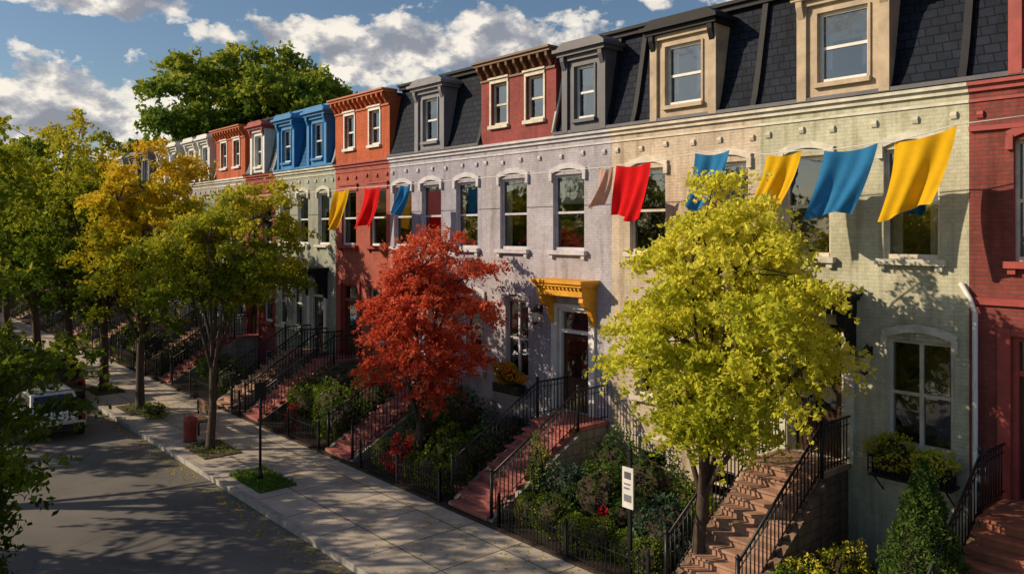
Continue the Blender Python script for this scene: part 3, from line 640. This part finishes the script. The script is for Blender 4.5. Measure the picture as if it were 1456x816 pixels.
tree('oak_tree',(-57,-6.4,.12),(-57,-7.2,8.6),(4.2,4.2,5.6),3,.22,110,9,20,.28,L['yg'],15,sl=1.1)
tree('oak_tree',(-67,-6.4,.12),(-67,-7.2,8.8),(4.8,4.6,5.8),3,.24,110,9,18,.34,L['yg'],16,sl=1.2)
tree('elm_tree',(-14.2,-16.95,.12),(-13.6,-15.0,3.55),(2.5,2.5,2.5),1.8,.2,170,10,24,.12,L['green'],21,sl=.7,inner=.3,extra=hz(4.4,4,.4),lump=.2)
tree('elm_tree',(-22.0,-17.9,.12),(-22.0,-18.2,6.4),(3.5,3.4,2.9),3.0,.22,90,9,20,.19,L['green'],27,sl=.9,lump=.3)  # extra tree out of view, added to cast shadow on the lower road
tree('elm_tree',(-26.5,-17.2,.12),(-26.5,-14.6,7.4),(3.3,3.3,2.4),3.4,.24,80,9,20,.18,L['yg'],22,sl=.9,extra=hz(8,4,.2))
tree('elm_tree',(-36,-17.6,.12),(-36,-17.0,6.8),(4.0,3.8,3.8),2.6,.24,80,8,18,.22,L['yg'],23,sl=.9)
tree('elm_tree',(-47,-17.6,.12),(-47,-16.4,7.2),(4.6,4.6,4.4),2.6,.24,90,8,18,.26,L['green'],24,sl=1)
tree('oak_tree',(-57,9,0),(-57,9,14.0),(7.8,7,5.6),7,.5,300,11,20,.42,L['bright'],35,sl=1.5,inner=.15,lump=.15,jit=.22,flat=.35,extra=hz(13,6,.2))
tree('oak_tree',(-66,11,0),(-66,11,12),(6,6,5.0),6,.45,120,10,18,.5,L['bright'],32,sl=1.3,inner=.25,lump=.15)
rg=np.random.default_rng(77); Ps=[];Vs=[]
for (x,y,h,r) in [(-84,-6,11,5.5),(-95,-7,12,6),(-108,-5,13,6.5),(-122,-9,13,7),(-140,0,15,9),(-150,14,16,10),(-88,14,12,6.5),(-100,18,13,7),(-120,22,14,8),(-72,-17,11,5.5),(-86,-18,12,6),(-104,-18,13,7),(-128,-22,14,8),(-160,-12,15,10),(-165,35,16,11),(-135,40,15,9),(-175,-35,16,11)]:
    cen=(x,y,h*.58); R=(r,r,h*.45); C=clumps(rg,cen,R,70,.45,.3); P,v=spray_leaves(rg,C,cen,R,8,10,r*.24,.5,.2,.2); Ps.append(P); Vs.append(v+rg.uniform(-.1,.25))
o=leafmesh('distant_trees',np.concatenate(Ps),np.concatenate(Vs),.62,L['yg'],rg)

# ---------------------------------------------------------------- shrubs
sd=100
def B(s,L_,r,h,mat,n=1300,leaf=.06,ball=False,name='garden_shrub'):
    global sd; sd+=1; bush(name,-s,L_-15.2,.15,r,r*.95,h/2,mat,n,leaf,sd,ball)
for s_,r_ in ((12.9,.38),(12.15,.46),(11.4,.36),(10.75,.42),(10.1,.35),(9.5,.4)): B(s_,11.7+.1*math.sin(s_*7),r_,r_*2,L['box'],1700,.045,True,'boxwood_shrub')
for s_,l_,r_,h_,m_ in ((12.7,12.7,.5,1.2,'bluegreen'),(11.7,12.7,.75,1.5,'dgreen'),(10.6,12.6,.6,1.1,'dgreen'),(9.65,12.4,.62,1.35,'bluegreen'),(11.2,13.7,.8,1.7,'dgreen'),(10.2,13.9,.6,1.2,'box'),(12.6,14.1,.6,1.7,'dgreen'),(11.9,13.3,.4,1.1,'box'),(9.4,13.6,.5,1.0,'box')): B(s_,l_,r_,h_,L[m_],2000,.085)
B(13.35,12.4,.26,1.7,L['box'],1400,.07)
for s_,r_ in ((15.95,.36),(16.6,.44),(17.3,.38),(18.75,.4)): B(s_,11.7,r_,r_*2,L['box'],1300,.05,True,'boxwood_shrub')
for s_,l_,r_,h_,m_ in ((16.3,12.8,.7,1.2,'dgreen'),(17.4,12.9,.7,1.1,'box'),(18.5,12.8,.75,1.5,'dgreen'),(16.6,14.1,.8,1.5,'bluegreen'),(18.4,14.1,.8,1.8,'dgreen')): B(s_,l_,r_,h_,L[m_],1800,.09)
B(18.05,11.75,.4,.95,L['redfl'],1300,.065,name='red_flower_bush'); B(13.1,11.75,.2,.6,L['redfl'],500,.05,name='red_flower_bush'); B(24.2,11.7,.3,.8,L['redfl'],600,.07,name='red_flower_bush'); B(11.05,12.15,.26,.75,L['redfl'],600,.05,name='red_flower_bush')
for s_,l_,r_,h_,m_ in ((21.9,12.2,.7,1.3,'dgreen'),(23,12.4,.8,1.7,'box'),(24.3,12.3,.8,1.3,'box'),(25.2,12.6,.7,1.5,'dgreen'),(22.6,13.8,.9,2.1,'dgreen'),(24.6,13.8,.9,2.0,'bluegreen'),(31,12.3,.8,1.2,'dgreen'),(32.5,12.4,.9,1.4,'box'),(33.8,12.6,.8,1.4,'dgreen'),(37.4,12.4,.9,1.4,'dgreen'),(42,12.4,1,1.6,'dgreen'),(44.5,12.4,1,1.6,'box')): B(s_,l_,r_,h_,L[m_],1500,.1)
for s_,l_,r_,h_,m_ in ((6.9,12.6,.5,.9,'lime'),(6.3,11.9,.45,.8,'yg'),(5.4,11.8,.5,.7,'box'),(5.9,13.6,.5,.9,'dgreen'),(6.6,13.4,.4,1.1,'yg')): B(s_,l_,r_,h_,L[m_],1500,.07)
def potted(s_,L_,r,h,mat,name='potted_plant',z=.15):
    a=A(name,(-s_,L_-15.2,z)); a.lathe('pot',M['terracotta'],(-s_,L_-15.2,z),[(.13,0),(.19,.3),(.22,.3),(.22,.36),(.19,.36)],14); e=a.done()
    bush(None,-s_,L_-15.2,z+.34,r,r,h/2,mat,1100,.06,int(s_*10),parent=e)
potted(15.35,11.75,.28,1.2,L['dgreen']); potted(7.0,12.2,.25,.5,L['box']); potted(9.15,13.2,.22,.5,L['redfl']); potted(13.5,14.2,.25,.5,L['yg'])
bush('flower_box_plant',-6.45,-.28,2.25,.42,.26,.3,L['yg'],1300,.07,3); bush('flower_box_plant',-5.75,-.28,2.25,.4,.26,.24,L['lime'],1200,.07,4)
bush('flower_box_plant',-17.25,-.32,2.2,.6,.3,.34,L['yelfl'],1700,.08,5)
def conifer(x,y,z,r,h):
    rg=np.random.default_rng(5); a=A('pine_tree',(x,y,z)); a.tube('trunk',M['bark'],[(x,y,z-.02),(x,y,z+h*.95)],[.07,.01],8)
    a.lathe('foliage_core',M['mulch'],(x,y,z+.15),[(r*.6,0),(r*.5,h*.25),(r*.28,h*.6),(.02,h*.85)],12); e=a.done()  # dark cone added behind the needles so the crown isn't see-through
    n=17000; t=rg.uniform(0,1,n)**1.35; ph=rg.uniform(0,6.283,n); rr=r*(1-t)**.85*(.68+.34*rg.uniform(0,1,n))*(1+.13*np.sin(ph*5+t*22)+.1*np.sin(t*42+ph*2))+.015
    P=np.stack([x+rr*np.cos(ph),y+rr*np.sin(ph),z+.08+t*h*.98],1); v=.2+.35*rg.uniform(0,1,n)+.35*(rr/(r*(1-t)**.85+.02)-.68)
    leafmesh('needles',P,v,.085,L['pine'],rg,parent=e,loc=(x,y,z),up=.3,aspect=.35)
conifer(-5.0,-2.6,.15,.92,3.0)
def pit(s_,L_,w,d,mat,name):
    a=A(name,(-s_,L_-15.2,.124)); a.box('soil',mat,-s_-w/2,-s_+w/2,L_-15.2-d/2,L_-15.2+d/2,.05,.145); e=a.done()
    rg=np.random.default_rng(int(s_*10)); n=900 if mat is M['grass'] else 250
    P=np.stack([rg.uniform(-s_-w/2,-s_+w/2,n),rg.uniform(L_-15.2-d/2,L_-15.2+d/2,n),rg.uniform(.15,.22,n)],1); leafmesh('grass_tufts',P,rg.uniform(0,1,n),.12,L['grassb'],rg,up=-.3,parent=e,loc=(-s_,L_-15.2,.124),aspect=.25)
pit(20.0,8.75,2.0,1.0,M['grass'],'grass_patch')
for s_ in (23.8,31,35.5,41.5,48.5,57): pit(s_,8.85,1.9,1.1,M['dirt'],'tree_pit')
bush('garden_shrub',-29.3,-6.3,.13,.6,.4,.22,L['box'],900,.07,9)
rg=np.random.default_rng(9); n=1600
P=np.stack([rg.uniform(-34,-8,n),-4.1-np.abs(rg.normal(size=n))*1.6,np.full(n,.128)],1); P=P[(P[:,1]>-7.1)]
leafmesh('fallen_leaves',P,rg.uniform(.2,1,len(P)),.07,L['yellow'],rg,up=6)
P=np.stack([rg.uniform(-34,-12,900),-7.42-np.abs(rg.normal(size=900))*.35,np.full(900,.008)],1)
leafmesh('fallen_leaves',P,rg.uniform(.2,1,len(P)),.08,L['yellow'],rg,up=6)

# ---------------------------------------------------------------- street furniture
a=A('parking_sign',(-20,-6.5,.12)); a.tube('post',M['black'],[(-20,-6.5,.12),(-20,-6.5,2.75)],.035,8); a.lathe('post',M['black'],(-20,-6.5,.13),[(.08,0),(.07,.15),(.04,.3)],10)
a.box('sign_plate',M['black'],-20.012,-19.988,-6.66,-6.34,2.2,2.68); a.done()
# small dark red litter bin beside the bench
a=A('litter_bin',(-25.2,-6.5,.12)); a.lathe('body',M['redtrim'],(-25.2,-6.5,.12),[(.17,0),(.19,.04),(.20,.62),(.22,.64),(.22,.69),(.17,.74),(.08,.78)],16); a.lathe('base_ring',M['black'],(-25.2,-6.5,.12),[(.2,.0),(.2,.035)],16); a.done()
a=A('wooden_bench',(-26.3,-5.9,.12))
for i in range(4): a.box('seat',M['wood'],-27.0,-25.6,-6.1+i*.12,-6.0+i*.12,.53,.57)
for i in range(3): a.box('backrest',M['wood'],-27.0,-25.6,-5.66,-5.62,.68+i*.14,.79+i*.14)
for xx in (-26.9,-25.75):
    for yy in (-6.08,-5.68): a.box('legs',M['black'],xx,xx+.05,yy,yy+.05,.12,.53 if yy<-5.9 else 1.05)
a.done()
a=A('garden_sign',(-9.7,-3.85,.12)); a.box('post',M['black'],-9.73,-9.67,-3.88,-3.82,.12,2.55); a.box('sign_board',M['white'],-9.83,-9.57,-3.92,-3.89,1.5,2.25); a.box('sign_text_panel',M['mgrey'],-9.79,-9.61,-3.924,-3.921,1.62,1.75); a.box('sign_text_panel',M['mgrey'],-9.79,-9.65,-3.924,-3.921,1.85,1.88); a.box('sign_text_panel',M['mgrey'],-9.79,-9.63,-3.924,-3.921,1.93,1.96); a.box('sign_text_panel',M['dgrey'],-9.78,-9.62,-3.924,-3.921,2.04,2.17); a.lathe('post',M['black'],(-9.7,-3.85,2.55),[(.04,0),(.05,.03),(.01,.1)],8); a.done()
def chair(x,y,an):
    a=A('garden_chair',(x,y,.17)); bk=M['wood']
    ca,sa=math.cos(an),math.sin(an); T=lambda u,v,z:(x+u*ca-v*sa,y+u*sa+v*ca,.17+z)
    for u in (-.2,.2):
        a.tube('legs',bk,[T(u,-.2,0),T(u,-.2,.44)],.018,6); a.tube('legs',bk,[T(u,.2,0),T(u*1.02,.24,.88)],.018,6)
    for i in range(5):
        v=-.2+i*.1; a.tube('seat',bk,[T(-.22,v,.45),T(.22,v,.45)],.03,4,False)
    for i in range(3): a.tube('backrest',bk,[T(-.2,.23,.6+i*.12),T(.2,.23,.6+i*.12)],.025,4,False)
    a.done()
a=A('patio_table',(-11.0,-1.0,.17)); a.lathe('top',M['black'],(-11,-1,.88),[(.38,0),(.4,.02),(.38,.04)],18); a.lathe('pedestal',M['black'],(-11,-1,.17),[(.22,0),(.05,.05),(.03,.4),(.06,.71)],10); a.done()
chair(-11.6,-1.0,math.pi/2); chair(-10.4,-1.0,-math.pi/2)

# ---------------------------------------------------------------- cars
def car(name,x,y,kind,paint):
    suv=kind=='suv'; Lh=2.3 if suv else 2.1; W=.94 if suv else .87; zb=.3 if suv else .22; belt=1.08 if suv else .9; roof=1.75 if suv else 1.45
    a=A(name,(x,y,0))
    st=[(-Lh,.5,belt-.28,.80),(-Lh+.12,.34,belt-.18,.92),(-Lh+.7,zb,belt-.08,1),(-.9,zb,belt,1),(0,zb,belt+.01,1),(1.2,zb,belt+.02,1),(Lh-.35,zb+.02,belt+.01,1),(Lh-.08,.34,belt-.02,.95),(Lh,.46,belt-.16,.86)]
    V=[];F=[];K=10
    for sx,z0,z1,wk in st:
        w=W*wk; zs=z1-z0
        half=[(w*.86,z0),(w*.98,z0+zs*.2),(w,z0+zs*.5),(w*.97,z0+zs*.82),(w*.88,z1)]
        for yy,zz in half: V.append((x+sx,y+yy,zz))
        for yy,zz in reversed(half): V.append((x+sx,y-yy,zz))
    for i in range(len(st)-1):
        for k in range(K): F.append((i*K+k,i*K+(k+1)%K,(i+1)*K+(k+1)%K,(i+1)*K+k))
    F.append(tuple(range(K-1,-1,-1))); F.append(tuple(range((len(st)-1)*K,len(st)*K)))
    a.add('body',paint,V,F,True)
    b0,b1=(-1.0,Lh-.12); t0,t1=(-.35,Lh-.5) if suv else (-.2,Lh-.85)
    def P(u,s,v):
        xb_=b0+(b1-b0)*u; xt=t0+(t1-t0)*u; ww=W*(.87-.16*v); return (x+xb_*(1-v)+xt*v,y+s*ww,belt-.03+(roof-belt)*v)
    V=[P(0,-1,0),P(1,-1,0),P(1,1,0),P(0,1,0),P(0,-1,1),P(1,-1,1),P(1,1,1),P(0,1,1)]
    a.add('cabin',paint,V,[(0,3,2,1),(4,5,6,7),(0,1,5,4),(1,2,6,5),(2,3,7,6),(3,0,4,7)])
    a.box('roof',paint,x+t0+.08,x+t1-.06,y-W*.66,y+W*.66,roof-.02,roof+.025)
    e=.006
    for s in (-1,1):
        for ua,ub in ((.07,.36),(.40,.68),(.72,.93)):
            q=[P(ua,s,.12),P(ub,s,.12),P(ub,s,.86),P(ua,s,.86)]; a.add('side_windows',M['carglass'],[(p[0],p[1]+s*e,p[2]) for p in q],[(0,1,2,3)])
    for u,dx in ((0,-e),(1,e)):
        q=[P(u,-.86,.1),P(u,.86,.1),P(u,.86,.88),P(u,-.86,.88)]; a.add('windscreens',M['carglass'],[(p[0]+dx,p[1],p[2]) for p in q],[(0,1,2,3)])
    for s in (-1,1):
        for wx in (-Lh+.85,Lh-.8):
            R=.36 if suv else .32; cy=y+s*(W-.1)
            a.tube('wheels',M['rubber'],[(x+wx,cy-.11,R),(x+wx,cy+.115,R)],R,20,False); a.tube('hubcaps',M['alloy'],[(x+wx,cy+s*.05,R),(x+wx,cy+s*.125,R)],R*.6,12,False)
            a.tube('wheel_arches',M['rubber'],[(x+wx,cy-s*.1,R+.03),(x+wx,cy+s*.098,R+.03)],R+.07,20,False)
        a.box('tail_lights',M['tail'],x+Lh-.1,x+Lh-.0,y+s*(W*.62),y+s*(W*.9),belt-.32,belt-.1)
        a.box('headlights',M['lampglass'],x-Lh-.0,x-Lh+.14,y+s*(W*.5),y+s*(W*.82),belt-.42,belt-.3)
        a.box('mirrors',paint,x-.75,x-.6,y+s*(W*.9),y+s*(W+.18),belt+.02,belt+.17)
    a.box('bumper',M['rubber'],x+Lh-.06,x+Lh+.05,y-W*.84,y+W*.84,.36,.52); a.box('bumper',M['rubber'],x-Lh-.05,x-Lh+.06,y-W*.78,y+W*.78,.34,.5)
    a.box('number_plate',M['white'],x+Lh+.0,x+Lh+.018,y-.26,y+.26,.62,.74)
    a.done(.02)
car('parked_car',-36.0,-8.35,'suv',M['cblack']); car('parked_car',-30.4,-9.5,'sedan',M['csilver']); car('parked_car',-42.6,-8.5,'sedan',M['csilver']); car('parked_car',-49.5,-8.5,'suv',M['cgrey']); car('parked_car',-57.5,-8.5,'sedan',M['cblack'])

# ---------------------------------------------------------------- banners
def clothmat(name,c):
    m,nt,out=newmat(name); g=N(nt,'ShaderNodeNewGeometry'); n=noise(nt,g.outputs['Position'],3,4)
    col=ramp(nt,n,[(.3,tuple(v*.8 for v in c)),(.7,c)])
    d=N(nt,'ShaderNodeBsdfDiffuse'); t=N(nt,'ShaderNodeBsdfTranslucent'); nt.links.new(col,d.inputs[0]); nt.links.new(col,t.inputs[0])
    x=N(nt,'ShaderNodeMixShader'); x.inputs[0].default_value=.3; nt.links.new(d.outputs[0],x.inputs[1]); nt.links.new(t.outputs[0],x.inputs[2]); nt.links.new(x.outputs[0],out.inputs[0]); return m
CY=clothmat('yellow_cloth',(.85,.50,.02)); CB=clothmat('blue_cloth',(.04,.22,.48)); CR=clothmat('red_cloth',(.78,.02,.025)); CP=clothmat('peach_cloth',(.65,.42,.33)); CW=clothmat('pale_blue_cloth',(.45,.62,.75))
def banner(sl,sr,zt,ln,mat,drift=.22,zr=0,seed=0,y=-1.2,narrow=.16):
    r=random.Random(seed); n=22; V=[];F=[]; p1,p2=r.uniform(0,6),r.uniform(0,6)
    cx=-(sl+sr)/2; loc=(cx,y,zt)
    for j in range(n+1):
        v=j/n
        for i in range(n+1):
            u=i/n; x0=-sl+(sl-sr)*u
            x=x0+(cx-x0)*narrow*v-drift*v**1.2
            z=zt+zr*(u-.5)-.06*math.sin(math.pi*u)-ln*v*(1-.07*math.sin(u*5+p2))
            yy=y-.10*(.3+v)*math.sin(u*7+p1+v*1.5)-.05*math.sin(u*17+p2+v*3)*(.3+v)-.2*v*v
            V.append((x-loc[0],yy-loc[1],z-loc[2]))
    for j in range(n):
        for i in range(n): q=j*(n+1)+i; F.append((q,q+1,q+n+2,q+n+1))
    o=single('cloth_banner',mat,V,F,True); o.location=loc
BN=[(6.05,5.03,8.24,1.28,CY,.22,.2),(7.3,6.3,8.12,1.18,CB,.3,.06),(8.5,7.75,8.12,1.05,CY,.25,.03),(10.15,9.3,8.26,1.1,CB,.2,0),(12.35,11.35,8.15,1.2,CR,.1,.02),(12.95,12.5,8.12,.9,CP,.15,0),(23.8,22.75,8.1,1.3,CR,.25,0),(25.75,24.75,8.1,1.3,CY,.4,.04),(21.5,20.9,8.1,.9,CB,.2,0),(38.4,37.4,8.15,1.2,CW,.3,0),(40.2,39.2,8.15,1.2,CB,.3,0)]
for i,b in enumerate(BN): banner(b[0],b[1],b[2],b[3],b[4],b[5],b[6],seed=i)
a=A('banner_rope',(-15,-1.2,8.2)); pts=[(-b[0],-1.2,b[2]-b[6]/2+.01) for b in BN]+[(-b[1],-1.2,b[2]+b[6]/2+.01) for b in BN]; pts.sort(); pts=[(-44,-.02,8.4)]+pts+[(-4.3,-.9,8.42),(-3.2,-.02,8.6)]
a.tube('rope',M['white'],pts,.01,5); a.done()
